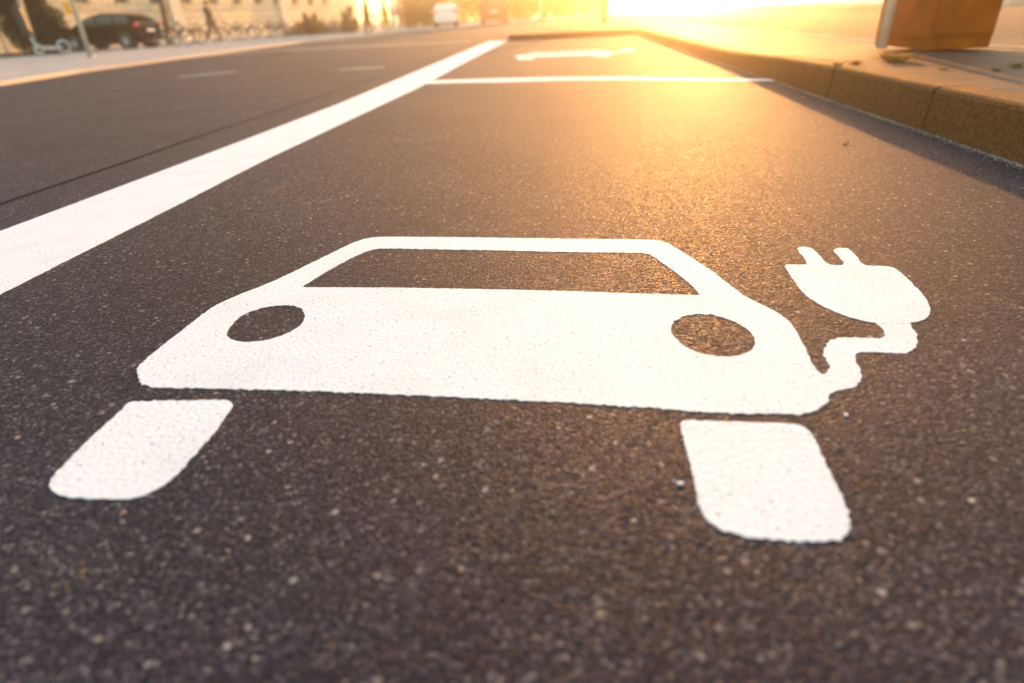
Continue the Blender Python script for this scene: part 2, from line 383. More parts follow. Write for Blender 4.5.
hr = [(671,331),(673.7,322.5),(685.4,315.9),(706.9,314.3),(728.4,319.5),(746,328.3),(754.7,340),(751.8,349.8),(738,355.7),(718.6,356.6),(699,353),(681.5,344)]
tl = [(136.4,401.3),(228,400.7),(233.4,403.5),(224.6,417.7),(214,433),(198,450.5),(183.6,468),(167,483),(150.7,492.5),(134,498.3),(118,499.3),(81,498.3),(58.4,494.5),(50.3,488.4),(52.3,478),(81,447.4),(122,409.5),(128,403.5)]
tr = [(684,421),(680.5,427.4),(688.7,457),(694,481),(700.7,509.8),(711.7,524),(729.3,532.8),(762,538.3),(793,541),(828,541.6),(843,537),(851,525),(849.5,516),(839,492),(823.7,459.3),(810.5,433),(804,427),(793,424.4),(757.8,422.6),(703,420.9)]
cable = [(815,371),(821.8,374),(829,370.2),(829.2,365.7),(823.6,355),(824,348),(829.8,341.2),(841.7,338),(878.6,338),(884.6,335),(882.5,328.8),(876,323.4),(873,318),(908,318),(910.5,323.6),(912,328),(916.8,334),(917.3,343.3),(913,350),(902.3,353.3),(865.4,351.7),(856,354),(855.6,361.8),(860,368.3),(860.7,380.2),(852,388),(843,389),(830.3,393.6),(820,395),(814,382)]
plug = [(797.2,248.4),(803,247),(811,248.2),(821,257),(828.5,264.2),(843,264.8),(839,257),(833.6,250.4),(840,248),(848,249),(857,257),(865.4,265),(888,266.8),(898.3,270.8),(918,289.3),(927.3,301),(930,310.4),(926,318.3),(910.2,322.9),(876,322.9),(847,316.4),(823.2,306.4),(804.8,294.6),(794.3,281.4),(785.3,267.5),(787,264.6),(806,264.2)]
def symbol(name, label, tf, ld, am, parent_group):
    root = thing(name, label, 'road marking', (0, 0, 0), 0, parent_group)
    f = lambda l: [tf(v) for v in W(l)]
    kw = dict(step=ld, amp=am, ragged=near_side)
    c0 = slab2d('car_body', closed(f(body), **kw), [closed(f(h), **kw) for h in (win, hl, hr)], parent=root)
    slab2d('tyre', closed(f(tl), **kw), parent=root); slab2d('tyre', closed(f(tr), **kw), parent=root)
    slab2d('cable', closed(f(cable), **kw), th=.0004, parent=root); slab2d('plug', closed(f(plug), **kw), parent=root)
    return root
symbol('car_marking', 'large white painted car symbol with plug and cable in the near parking bay', lambda v: v, .005, .0007, 'electric car symbols painted in the bays')
a0, a1 = P(520, 57), P(613, 51); nx0, nx1, ny0, ny1 = -.70, .345, .49, 1.455
fy0, fy1 = P(566, 58).y, P(566, 50.8).y; fx0, fx1 = P(520, 55).x, P(612.5, 55).x
symbol('car_marking', 'small distant white car symbol lying beyond the thin cross line, before the island',
       lambda v: Vector((fx0 + (v.x - nx0) / (nx1 - nx0) * (fx1 - fx0), fy0 + (v.y - ny0) / (ny1 - ny0) * (fy1 - fy0))), .03, .002, 'electric car symbols painted in the bays')
# broad lane line
Lx = [(-1.50, -6), (-1.69, -.6), (-1.69, 1.61), (-1.67, 2.14), (-1.645, 2.9), (-1.61, 4.4), (-1.66, 8.3), (-1.72, 14.6)]
Lx[0] = (-1.69, -6)
Rx = [(-1.27, -6), (-1.27, 1.2), (-1.275, 1.8), (-1.29, 2.5), (-1.27, 3.5), (-1.23, 5.3), (-1.27, 8.6), (-1.29, 14.4)]
def dens(l, s):
    o = []
    for (a, b), (c, d) in zip(l, l[1:]):
        k = max(1, int(abs(d - b) / s))
        o += [(a + (c - a) * i / k, b + (d - b) * i / k) for i in range(k)]
    return o + [l[-1]]
lo = [Vector((x + random.gauss(0, .0012), y)) for x, y in dens(Rx, .012)] + [Vector((x + random.gauss(0, .0007), y)) for x, y in reversed(dens(Lx, .02))]
slab2d('lane_line', lo, label='broad white painted line running away between the parking bays and the carriageway', category='road marking')
tl_t = [(430.5,80.7),(500,78.4),(560,77.3),(625,76.9),(719,78.5),(775,79.4)]; tl_b = [(422,84.2),(460,83),(520,81.9),(560,80.8),(625,80.2),(719,81.3),(775,81.2)]
pts = W(tl_b) + list(reversed(W(tl_t)))
slab2d('bay_line', closed(pts, .03, .002, smooth=False), base=.0012, label='thin white painted line across the bay, between the two car symbols', category='road marking')
# worn old line on the carriageway, and two sun patches painted as pale colour
def worn(px_pts, label):  # flat pale shape
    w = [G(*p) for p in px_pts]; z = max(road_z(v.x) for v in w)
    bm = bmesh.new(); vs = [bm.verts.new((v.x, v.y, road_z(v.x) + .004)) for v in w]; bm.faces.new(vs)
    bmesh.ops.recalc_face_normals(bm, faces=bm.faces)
    return fin(bm, 'worn_line_sun_patch', 'paint_old_sun', label=label, category='road marking', group='worn lines on the carriageway')
worn([(176,78.2),(212,75.4),(238,72.6),(236,71.2),(206,73.2),(180,76)], 'short sun patch painted pale on the carriageway, left of the two patches')
worn([(336,70.8),(362,70),(386,68),(384,66.6),(358,67.6),(340,69)], 'short sun patch painted pale on the carriageway, closer to the broad white line')
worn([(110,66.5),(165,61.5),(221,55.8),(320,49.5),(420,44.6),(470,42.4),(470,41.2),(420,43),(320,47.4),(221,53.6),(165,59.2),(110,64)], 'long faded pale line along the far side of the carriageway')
# tar seam between the two asphalt lanes
bm = bmesh.new(); prev = None
for i in range(240):
    y = -4 + i * .08; x = -1.965 + (max(0, y - 3) * .02) + .006 * math.sin(y * 3.1) + random.gauss(0, .0015); w_ = .006 + .003 * abs(math.sin(y * 1.7))
    a = bm.verts.new((x - w_, y, .002)); b = bm.verts.new((x + w_, y, .002))
    if prev: bm.faces.new((prev[0], prev[1], b, a))
    prev = (a, b)
fin(bm, 'road_seam', 'seam', kind='structure')

# ------------------------------------------------------------------ foliage
def leaves(name, material, blobs, n, size, parent=None, up_bias=.0, gap=.0, **pr):
    """leaf-sized faces through the volume of several ellipsoid clumps"""
    vol = np.array([b[1][0] * b[1][1] * b[1][2] for b in blobs]); pick = rng.choice(len(blobs), n, p=vol / vol.sum())
    c = np.array([b[0] for b in blobs])[pick]; s = np.array([b[1] for b in blobs])[pick]
    d = rng.normal(size=(n, 3)); d /= np.linalg.norm(d, axis=1)[:, None]; rad = rng.random(n) ** (1 / 2.2)
    rad *= 1 + .16 * np.sin(d[:, 0] * 7 + pick) * np.cos(d[:, 2] * 6 + pick * 2)
    p = c + d * rad[:, None] * s
    a = rng.normal(size=(n, 3)); a[:, 2] += up_bias; a /= np.linalg.norm(a, axis=1)[:, None]
    b = np.cross(a, rng.normal(size=(n, 3))); b /= np.linalg.norm(b, axis=1)[:, None]
    sz = size * (.6 + .8 * rng.random(n))[:, None]
    v = np.stack([p - a * sz, p + b * sz * .45, p + a * sz, p - b * sz * .45], 1).reshape(-1, 3)
    me = bpy.data.meshes.new(name); me.from_pydata(v.tolist(), [], np.arange(4 * n).reshape(-1, 4).tolist()); me.materials.append(M[material])
    return put(name, me, parent, **pr)
def limb_mesh(segs):
    bm = bmesh.new()
    for a, b, r1, r2 in segs: tube(bm, a, b, r1, r2, 9)
    return bm
def make_tree(label, x, y, z, h, tr, crown_r, material, n=9000, leaf=.12, name='tree', bare=.35, lean=(0, 0), group=None):
    t = thing(name, label, 'tree', (x, y, z), 0, group)
    hb = h * bare; segs = []; p = Vector((0, 0, -.05)); k = 6
    for i in range(k):
        q = Vector((lean[0] * (i+1) / k + random.gauss(0, .03), lean[1] * (i+1) / k + random.gauss(0, .03), hb * 1.25 * (i+1) / k))
        segs.append((p, q, tr * (1.25 if i == 0 else 1 - .07 * i), tr * (1 - .07 * (i+1)))); p = q
    blobs = []
    for i in range(9):
        a = i * 2.4; rr = crown_r * (.45 + .25 * random.random()); e = Vector((math.cos(a) * rr, math.sin(a) * rr, hb + (h - hb) * (.18 + .75 * i / 9)))
        if i > 6: e.x *= .5; e.y *= .5
        segs.append((p - Vector((0, 0, random.random() * .3 * hb)), e, tr * .35, tr * .08))
        s = crown_r * random.uniform(.38, .6); blobs.append((tuple(e), (s, s, s * .75)))
    fin(limb_mesh(segs), 'trunk', 'bark', t, smooth=True)
    leaves('crown', material, blobs, n, leaf, t)
    return t
def make_shrub(name, label, cat, x, y, z, blobs, material, n, leaf, group=None):
    t = thing(name, label, cat, (x, y, z), 0, group)
    segs = [((0, 0, -.05), (b[0][0] * .7, b[0][1] * .7, b[0][2]), .03, .012) for b in blobs]
    fin(limb_mesh(segs), 'stem', 'bark', t); leaves('foliage', material, blobs, n, leaf, t)
    return t
def tuft(label, p, w, h, n=70, dry=False):
    bm = bmesh.new()
    for i in range(n):
        a = random.random() * 6.28; r0 = random.random() * w * .35; r1 = r0 + random.random() * w * .4; hh = h * random.uniform(.35, 1)
        c = Vector((math.cos(a) * r0, math.sin(a) * r0, 0)); tip = Vector((math.cos(a) * r1, math.sin(a) * r1, hh)); s = Vector((-math.sin(a), math.cos(a), 0)) * .0022
        mid = c.lerp(tip, .55) + Vector((0, 0, hh * .12))
        v = [bm.verts.new(q) for q in (c - s, c + s, mid + s * .8, tip, mid - s * .8)]
        bm.faces.new(v)
    return fin(bm, 'grass_tuft', 'grass', loc=p, label=label, category='weed', group='weeds in the right pavement joints')

def onpave(px, py): return P(px, py, KH - .004)
tuft('largest grass tuft, growing in the right pavement before the brown cabinet', onpave(896, 61.5), .20, .05, 190)
tuft('low weed in the right pavement left of the largest tuft, the nearer of two', onpave(854, 64.5), .09, .03, 70)
tuft('low weed in the right pavement, leftmost of the row of tufts', onpave(837, 65.5), .07, .022, 60)
tuft('tiny weed on the right pavement below the cabinet corner', onpave(942, 69.5), .05, .014, 40)
tuft('small weed at the right edge of the photo, the left one of two', onpave(997, 71), .06, .018, 50)
tuft('small weed at the right edge of the photo, the right one of two', onpave(1015, 67), .07, .024, 60)
def leaf(label, p, s, rz, material):
    bm = bmesh.new(); ring = []
    for i in range(12):
        a = i / 12 * 6.283; r = s * (1 + .25 * math.cos(3 * a)); ring.append(Vector((math.cos(a) * r * 1.4, math.sin(a) * r * .8, .002 + .3 * s * (math.cos(a) ** 2))))
    vs = [bm.verts.new(v) for v in ring]; c = bm.verts.new((0, 0, .003)); lo = [bm.verts.new(v + Vector((0, 0, .0012))) for v in ring]
    for i in range(12): bm.faces.new((vs[i], vs[(i+1) % 12], c)); bm.faces.new((vs[i], lo[i], lo[(i+1) % 12], vs[(i+1) % 12]))
    return fin(bm, 'fallen_leaf', material, loc=p, rotz=rz, label=label, category='leaf')
leaf('tiny dry brown leaf lying on the asphalt near the right kerb', P(845, 144), .012, .4, 'leafbrown')
leaf('tiny yellow leaf lying on the asphalt at the foot of the kerb', P(803, 98), .012, 1.4, 'leafgold')
# loose stones on the asphalt
for k, (px, py, s, lb) in enumerate([(680, 483.5, .0032, 'white stone chip lying left of the right tyre bar of the near symbol'), (846, 415, .0028, 'pale stone chip lying just below the cable of the near symbol')]):
    bm = bmesh.new(); bmesh.ops.create_icosphere(bm, subdivisions=2, radius=s)
    for v in bm.verts: v.co = Vector((v.co.x * 1.3, v.co.y, v.co.z * .35)) * random.uniform(.85, 1.15)
    p = P(px, py); fin(bm, 'stone_chip', 'clothwhite', loc=(p.x, p.y, .0006), rotz=k, label=lb, category='stone', group='loose stone chips')

# sandy grit that has washed against the foot of the kerb
vs, fs = [], []
for i in range(5200):
    y = rng.uniform(.9, 9.5); x = KX - abs(rng.normal(0, .016)) - .002 - (.02 * rng.random() if i % 5 == 0 else 0); s = rng.uniform(.0010, .0030); a = rng.random() * 6.28
    b = len(vs); z = s * .5
    for k in range(5): vs.append((x + s * math.cos(a + k * 1.2566) * rng.uniform(.7, 1.2), y + s * math.sin(a + k * 1.2566) * rng.uniform(.7, 1.4), 0))
    for k in range(5): vs.append((vs[b + k][0] * .5 + x * .5, vs[b + k][1] * .5 + y * .5, z * 1.3))
    fs.append(tuple(b + 5 + k for k in range(5))); fs += [(b + k, b + (k + 1) % 5, b + 5 + (k + 1) % 5, b + 5 + k) for k in range(5)]
me = bpy.data.meshes.new('grit'); me.from_pydata(vs, [], fs); me.materials.append(M['grit']); put('grit', me, kind='stuff')

# ------------------------------------------------------------------ cabinet and post on the right pavement
c0 = P(925, 50.2, KH - .004); c1 = P(985, 46.5, KH - .004); cw = (c1.x - c0.x) * .95; cd = .78
t = thing('street_cabinet', 'brown rectangular street cabinet standing on the right pavement', 'cabinet', (c0.x + cw / 2, c0.y + cd / 2, KH - .004))
bm = bmesh.new(); box(bm, (0, 0, .68), (cw, cd, 1.24)); fin(bm, 'cabinet_body', 'cabinet', t, bevel=.012, seg=3)
bm = bmesh.new(); box(bm, (0, 0, .035), (cw - .012, cd - .012, .07)); fin(bm, 'plinth', 'cabinet', t)
bm = bmesh.new(); box(bm, (0, 0, 1.32), (cw + .05, cd + .05, .035)); fin(bm, 'lid', 'cabinet', t, bevel=.01, seg=2)
bm = bmesh.new(); box(bm, (-.005, -cd / 2 - .006, .68), (cw - .05, .012, 1.19)); dr = fin(bm, 'door', 'cabinet', t, bevel=.004)
bm = bmesh.new(); box(bm, (cw * .33, -cd / 2 - .02, .75), (.02, .02, .12)); fin(bm, 'handle', 'dark', dr, bevel=.004)
for k in range(5):
    bm = bmesh.new(); box(bm, (-cw / 2 - .004, 0, 1.05 + k * .03), (.008, cd * .5, .012)); fin(bm, 'vent', 'dark', t)
pp = P(881, 48.5, KH - .004)
t = thing('post', 'pale slim metal post standing left of the brown cabinet', 'post', pp)
bm = bmesh.new(); tube(bm, (0, 0, 0), (0, 0, 1.9), .036, n=20); fin(bm, 'pole', 'polepale', t, smooth=True)
bm = bmesh.new(); tube(bm, (0, 0, 1.9), (0, 0, 1.93), .04, .02, n=20); fin(bm, 'cap', 'polepale', t)

# ------------------------------------------------------------------ poles across the street
def gl(px, py): return G(px, py, .055)
def signal_pole(label, p, r, h, side, bz=1.28):
    t = thing('signal_pole', label, 'pole', p, 0, 'grey poles with yellow push boxes')
    bm = bmesh.new(); tube(bm, (0, 0, 0), (0, 0, h), r, r * .9, 20); fin(bm, 'pole', 'polegrey', t, smooth=True)
    bm = bmesh.new(); tube(bm, (0, 0, 0), (0, 0, .05), r * 1.7, r * 1.5, 20); fin(bm, 'base', 'polegrey', t)
    bm = bmesh.new(); box(bm, (side * (r + .06), -.10, bz), (.11, .15, .34)); fin(bm, 'push_button_box', 'yellow', t, bevel=.03, seg=3)
    bm = bmesh.new(); box(bm, (0, -r - .12, 2.75), (.28, .22, .85)); hd = fin(bm, 'signal_head', 'dark', t, bevel=.03, seg=2)
    for k in range(3):
        bm = bmesh.new(); tube(bm, (0, -r - .23, 2.48 + k * .27), (0, -r - .30, 2.48 + k * .27), .1, .105, 16, False); fin(bm, 'visor', 'dark', hd)
    return t
p1 = gl(39, 53.5); signal_pole('grey green pole with a yellow box, behind the white scooter', p1, .10, 4.2, -1, 1.62)
p2 = gl(91, 57.5); signal_pole('grey green pole with a yellow box, standing before the black car', p2, .068, 4.2, -1, 1.36)
t = thing('post', 'thin cream post standing between the parked bicycles and the person', 'post', gl(257, 39))
bm = bmesh.new(); tube(bm, (0, 0, 0), (0, 0, 3.2), .05, n=14); fin(bm, 'pole', 'polepale', t, smooth=True)
bm = bmesh.new(); tube(bm, (0, 0, 3.2), (0, 0, 3.24), .06, .03, n=14); fin(bm, 'cap', 'polepale', t)
def bollard(label, p, h, r, mt='polepale', cap=True):
    t = thing('bollard', label, 'bollard', p, 0, 'posts beyond the junction')
    bm = bmesh.new(); tube(bm, (0, 0, 0), (0, 0, h), r, n=14); fin(bm, 'pole', mt, t, smooth=True)
    bm = bmesh.new(); tube(bm, (0, 0, h), (0, 0, h + r), r * 1.15, r * .5, n=14); fin(bm, 'cap', mt, t)
bollard('short pale bollard before the golden hedge', gl(424, 26.5), 1.05, .07)
bollard('tall pale post before the golden trees, right of the red brown van', gl(541, 20.5), 3.6, .09)
bollard('thick brown post on the pavement left of the sun glare', P(604, 23, .105), 1.3, .10, 'bark')

# ------------------------------------------------------------------ cars
def make_car(name, label, cat, paint, L=4.15, Wd=1.72, Ht=1.45, van=False):
    t = thing(name, label, cat)
    # x: rear (0) to front (L)
    if van: st = [(0,.82,.36,.95,1.30),(.06,.95,.30,1.0,1.62),(.25,.98,.28,1.02,1.78),(.9,1,.28,1.02,1.84),(2.2,1,.28,1.02,1.84),(2.9,1,.28,1.02,1.76),(3.5,.99,.28,1.02,1.38),(3.85,.97,.28,1.0,1.06),(4.3,.93,.28,.88,.9),(4.55,.84,.32,.72,.74)]
    else: st = [(0,.80,.36,.86,.90),(.05,.92,.30,.92,1.02),(.22,.97,.26,.95,1.22),(.55,.99,.25,.96,1.37),(1.1,1,.25,.96,1.43),(1.9,1,.25,.95,1.45),(2.45,1,.25,.94,1.37),(2.95,1,.25,.93,1.10),(3.2,.99,.25,.92,.96),(3.7,.95,.26,.85,.87),(4.0,.88,.28,.74,.77),(4.15,.76,.34,.62,.64)]
    sx = L / st[-1][0]; sz = Ht / max(s[4] for s in st); hw = Wd / 2
    def tum(s): return (s[4] - s[3]) * .36      # greenhouse leans in
    bm = bmesh.new(); rows = []
    for s in st:
        w = hw * s[1]; zb, be, ro = s[2] * sz, s[3] * sz, s[4] * sz; wi = w - tum(s) * sz
        half = [(w * .86, zb), (w * .97, zb + .08), (w, (zb + be) / 2), (w * .985, be), (wi + .02 * (ro > be + .08), be + (ro - be) * .82), (wi * .88, ro - .012), (wi * .5, ro + .008)]
        row = half + [(-a, b) for a, b in reversed(half)]
        rows.append([bm.verts.new((s[0] * sx, a, b)) for a, b in row])
    n = len(rows[0])
    for r0, r1 in zip(rows, rows[1:]):
        for j in range(n): bm.faces.new((r0[j], r0[(j+1) % n], r1[(j+1) % n], r1[j]))
    bm.faces.new(rows[0]); bm.faces.new(rows[-1]); bmesh.ops.recalc_face_normals(bm, faces=bm.faces)
    b = fin(bm, 'body', paint, t, smooth=True); sd = b.modifiers.new('s', 'SUBSURF'); sd.levels = 2; sd.render_levels = 2
    def prof(x):
        for a, c in zip(st, st[1:]):
            if a[0] * sx <= x <= c[0] * sx:
                k = (x - a[0] * sx) / ((c[0] - a[0]) * sx); return [a[i] + (c[i] - a[i]) * k for i in range(5)]
        return list(st[-1])
    wins = [(.38, 1.12), (1.2, 2.0), (2.08, 2.82)] if not van else [(.3, 1.25), (1.35, 2.3), (2.4, 3.3)]
    for sgn in (1, -1):
        for x0, x1 in wins:
            bm = bmesh.new(); x0 *= sx; x1 *= sx; g0 = []; g1 = []
            for k in range(7):
                x = x0 + (x1 - x0) * k / 6; s = prof(x); be, ro = s[3] * sz, s[4] * sz; w = hw * s[1]; wi = w - tum(s) * sz
                h0, h1 = be + .02, be + max(.03, (ro - be) * .80)
                f = lambda z: sgn * (w * .985 + (wi + .02 - w * .985) * (z - be) / max(.01, (ro - be) * .82) + .012)
                g0.append(bm.verts.new((x, f(h0), h0))); g1.append(bm.verts.new((x, f(h1), h1)))
            for k in range(6): bm.faces.new((g0[k], g0[k+1], g1[k+1], g1[k]))
            o = fin(bm, 'side_window', 'carglass', t, smooth=True); so = o.modifiers.new('t', 'SOLIDIFY'); so.thickness = .02; so.offset = 0
    # rear screen and windscreen
    def screen(nm, sa, sb, ins):
        bm = bmesh.new(); q = []
        for s, fz in ((sa, 0), (sb, 1)):
            w = hw * s[1] - tum(s) * sz * fz - ins; z = (s[3] * sz + .03) if not fz else s[4] * sz - .03
            q.append((s[0] * sx, w, z))
        d = Vector((q[1][0] - q[0][0], 0, q[1][2] - q[0][2])); nn = Vector((-d.z, 0, d.x)).normalized() * (.03 if nm == 'rear_window' else -.03)
        if nm == 'rear_window' and nn.x > 0: nn = -nn
        if nm == 'windscreen' and nn.x < 0: nn = -nn
        v = [bm.verts.new(Vector(p) + nn) for p in ((q[0][0], q[0][1] * .9, q[0][2]), (q[1][0], q[1][1] * .8, q[1][2]), (q[1][0], -q[1][1] * .8, q[1][2]), (q[0][0], -q[0][1] * .9, q[0][2]))]
        bm.faces.new(v); o = fin(bm, nm, 'carglass', t); so = o.modifiers.new('t', 'SOLIDIFY'); so.thickness = .03; so.offset = 0
    screen('rear_window', st[1], st[3] if not van else st[2], .1); screen('windscreen', st[-4] if not van else st[-3], st[-7] if not van else st[-5], .1)
    for wx in (.72 * sx, (st[-1][0] - .78) * sx):
        for sgn in (1, -1):
            y = sgn * (hw - .09)
            bm = bmesh.new(); tube(bm, (wx, sgn * (hw - .32), .33), (wx, sgn * (hw + .004), .33), .375, n=28); fin(bm, 'wheel_arch', 'dark', t)
            bm = bmesh.new(); torus(bm, (wx, y + sgn * .03, .31), (0, 1, 0), .245, .068, 30, 8); wh = fin(bm, 'wheel', 'rubber', t, smooth=True)
            bm = bmesh.new(); tube(bm, (wx, y - .04, .31), (wx, y + sgn * .085, .31), .19, n=26); 
            for k in range(7):
                a = k * 6.283 / 7; tube(bm, (wx, y + sgn * .095, .31), (wx + math.cos(a) * .2, y + sgn * .088, .31 + math.sin(a) * .2), .022, n=6)
            fin(bm, 'rim', 'alloy', wh)
    for sgn in (1, -1):
        z0, z1 = (.84, 1.04) if not van else (.95, 1.35); z0 *= sz; z1 *= sz
        bm = bmesh.new(); box(bm, (.085 if not van else .05, sgn * (hw * .86), (z0 + z1) / 2), (.18, .17, z1 - z0)); fin(bm, 'tail_light', 'redlamp', t, bevel=.04, seg=3)
        bm = bmesh.new(); box(bm, (L - .20, sgn * hw * .66, .62 * sz), (.24, .30, .13)); fin(bm, 'headlight', 'alloy', t, bevel=.04, seg=3)
        bm = bmesh.new(); box(bm, (st[-4][0] * sx - .35 if not van else 3.3, sgn * (hw + .09), 1.0 * sz), (.12, .18, .12)); fin(bm, 'mirror', paint, t, bevel=.03, seg=2)
        for hx in ((1.25, 2.15)):
            bm = bmesh.new(); box(bm, (hx * sx, sgn * (hw + .012), .84 * sz), (.17, .03, .03)); fin(bm, 'door_handle', paint, t, bevel=.008)
    bm = bmesh.new(); box(bm, (-.015, 0, .40), (.14, Wd * .84, .20)); fin(bm, 'bumper', paint, t, bevel=.05, seg=3)
    bm = bmesh.new(); box(bm, (L - .03, 0, .40), (.14, Wd * .72, .18)); fin(bm, 'bumper', paint, t, bevel=.05, seg=3)
    bm = bmesh.new(); box(bm, (-.02, 0, .70 * sz), (.03, .50, .11)); fin(bm, 'number_plate', 'plate', t, bevel=.004)
    bm = bmesh.new(); box(bm, (L + .04, 0, .42), (.02, .46, .1)); fin(bm, 'number_plate', 'plate', t, bevel=.004)
    bm = bmesh.new(); box(bm, (L * .5, 0, .27), (L * .86, Wd * .8, .12)); fin(bm, 'underbody', 'dark', t)
    return t
def place(o, loc, head):   # head: heading of the front in degrees from +X
    o.location = loc; o.rotation_euler.z = R(head)
r0 = gl(160, 47)
c = make_car('parked_car', 'black hatchback parked with its nose to the cream wall', 'car', 'carblack'); place(c, (r0.x - .15, r0.y - .1, r0.z), 175)
v0 = gl(491, 20.6)
c = make_car('parked_van', 'red brown people carrier seen from behind, beside the white car', 'van', 'carred', 4.5, 1.85, 1.85, True); place(c, Vector((-4.7, 43.5, road_z(-5) + .055)), 96)
c = make_car('parked_car', 'small white car parked left of the red brown van', 'car', 'carwhite', 3.7, 1.66, 1.42); place(c, Vector((-8.0, 44.5, road_z(-8) + .055)), 100)

# ------------------------------------------------------------------ bicycles and scooter
def make_bike(label, paint):
    t = thing('bicycle', label, 'bicycle', group='bicycles parked along the cream wall')
    rw = .33; A = Vector((-.52, 0, rw)); B = Vector((.54, 0, rw)); bb = Vector((-.08, 0, .28)); st_ = Vector((-.22, 0, .80)); hd = Vector((.36, 0, .86)); hd2 = Vector((.40, 0, .72))
    bm = bmesh.new()
    for a, b, r in ((bb, st_, .017), (bb, hd2, .02), (st_ + (bb - st_) * .1, hd, .018), (bb, A, .011), (A, st_ + (bb - st_) * .1, .010), (hd, B, .015), (st_, st_ + Vector((-.03, 0, .12)), .013), (hd, hd + Vector((-.03, 0, .14)), .014)): tube(bm, a, b, r, n=8)
    fin(bm, 'frame', paint, t, smooth=True)
    for c_ in (A, B):
        bm = bmesh.new(); torus(bm, c_, (0, 1, 0), rw - .02, .02, 36, 6); w_ = fin(bm, 'wheel', 'rubber', t, smooth=True)
        bm = bmesh.new(); torus(bm, c_, (0, 1, 0), rw - .045, .010, 36, 5)
        for k in range(16):
            a = k * 6.283 / 16; tube(bm, c_ + Vector((0, .02 * (-1) ** k, 0)), c_ + Vector((math.cos(a), 0, math.sin(a))) * (rw - .045), .0016, n=4)
        tube(bm, c_ - Vector((0, .05, 0)), c_ + Vector((0, .05, 0)), .018, n=8); fin(bm, 'rim', 'chrome', w_)
        bm = bmesh.new()
        pts = [c_ + Vector((math.cos(a), 0, math.sin(a))) * (rw + .025) for a in np.linspace(.25, 2.9, 12)]
        for a, b in zip(pts, pts[1:]): tube(bm, a, b, .02, n=6)
        fin(bm, 'mudguard', paint, t, smooth=True)
    bm = bmesh.new(); s0 = st_ + Vector((-.05, 0, .13)); tube(bm, s0 + Vector((-.12, 0, 0)), s0 + Vector((.15, 0, 0)), .075, .022, 10); bmesh.ops.scale(bm, vec=(1, 1, .5), verts=bm.verts, space=Matrix.Translation(-s0)); fin(bm, 'saddle', 'saddle', t, smooth=True)
    bm = bmesh.new(); h0 = hd + Vector((-.03, 0, .14)); tube(bm, h0 + Vector((-.10, -.28, .02)), h0 + Vector((.02, -.1, .03)), .012, n=8); tube(bm, h0 + Vector((.02, -.1, .03)), h0 + Vector((.02, .1, .03)), .012, n=8); tube(bm, h0 + Vector((.02, .1, .03)), h0 + Vector((-.10, .28, .02)), .012, n=8); fin(bm, 'handlebar', 'chrome', t, smooth=True)
    bm = bmesh.new(); torus(bm, bb + Vector((0, .04, 0)), (0, 1, 0), .085, .01, 20, 5); tube(bm, bb + Vector((0, .06, 0)), bb + Vector((.12, .06, -.12)), .01, n=6); tube(bm, bb + Vector((0, -.06, 0)), bb + Vector((-.12, -.06, .12)), .01, n=6)
    box(bm, bb + Vector((.12, .11, -.12)), (.08, .09, .02)); box(bm, bb + Vector((-.12, -.11, .12)), (.08, .09, .02)); fin(bm, 'crank', 'chrome', t)
    bm = bmesh.new(); box(bm, (-.55, 0, .72), (.36, .14, .015))
    for s in (-.05, .05): tube(bm, (-.52, s, .34), (-.6, s, .72), .006, n=6)
    fin(bm, 'luggage_rack', 'dark', t)
    bm = bmesh.new(); box(bm, (.47, 0, .80), (.07, .07, .07)); fin(bm, 'front_lamp', 'chrome', t, bevel=.015, seg=2)
    return t
def wallbase(px, py): return gl(px, py)
wpts = [gl(176, 44.5), gl(190, 44), gl(207, 42), gl(234, 39.5), gl(247, 38.5), gl(266, 37), gl(279, 36), gl(293, 35), gl(329, 33.5), gl(343, 32.5), gl(356, 32)]
# depth set from the size each cycle has beside the wall rather than the grazing ground line alone
def at_depth(px, depth, dz=.055):
    """point on the left pavement in the photo column px at a given forward distance"""
    lo_, hi_ = 12., 120.
    d = None
    for _ in range(40):
        py = (lo_ + hi_) / 2; d = P(px, py, -.095) if P(px, py, -.095).y > 0 else None
        if d is None or d.y > depth: lo_ = py
        else: hi_ = py
    return Vector((d.x, d.y, road_z(d.x) + dz))
specs = [(177, 29.5, 20, 'bikedark', 'dark bicycle leaning by the tree trunk, closest to the black car'), (189, 30.5, 35, 'bikered', 'rust red bicycle just right of the tree trunk'),
         (206, 35.5, 8, 'bikegrn', 'olive bicycle standing behind the walking person in dark clothes'), (233, 36, 25, 'bikered', 'rust red bicycle just right of the walking person'),
         (246, 38, 12, 'bikedark', 'dark bicycle immediately left of the thin cream post'), (265, 39, 30, 'bikered', 'rust red bicycle immediately right of the thin cream post'),
         (278, 40.5, 10, 'bikedark', 'dark bicycle, second to the right of the thin cream post'), (291, 41.5, 22, 'bikered', 'rust red bicycle left of the round russet bush'),
         (330, 43, 15, 'bikegrn', 'olive bicycle just right of the round russet bush'), (341, 43.5, 28, 'bikedark', 'dark bicycle left of the taller russet shrub')]
b0 = None; mm_ = {}
for px, dep, rot, pt, lb in specs:
    p = at_depth(px, dep)
    if b0 is None: b0 = make_bike(lb, pt); b0.location = p; b0.rotation_euler.z = R(rot)
    else: dup(b0, p, R(rot), lb, mats={'frame': pt, 'mudguard': pt})
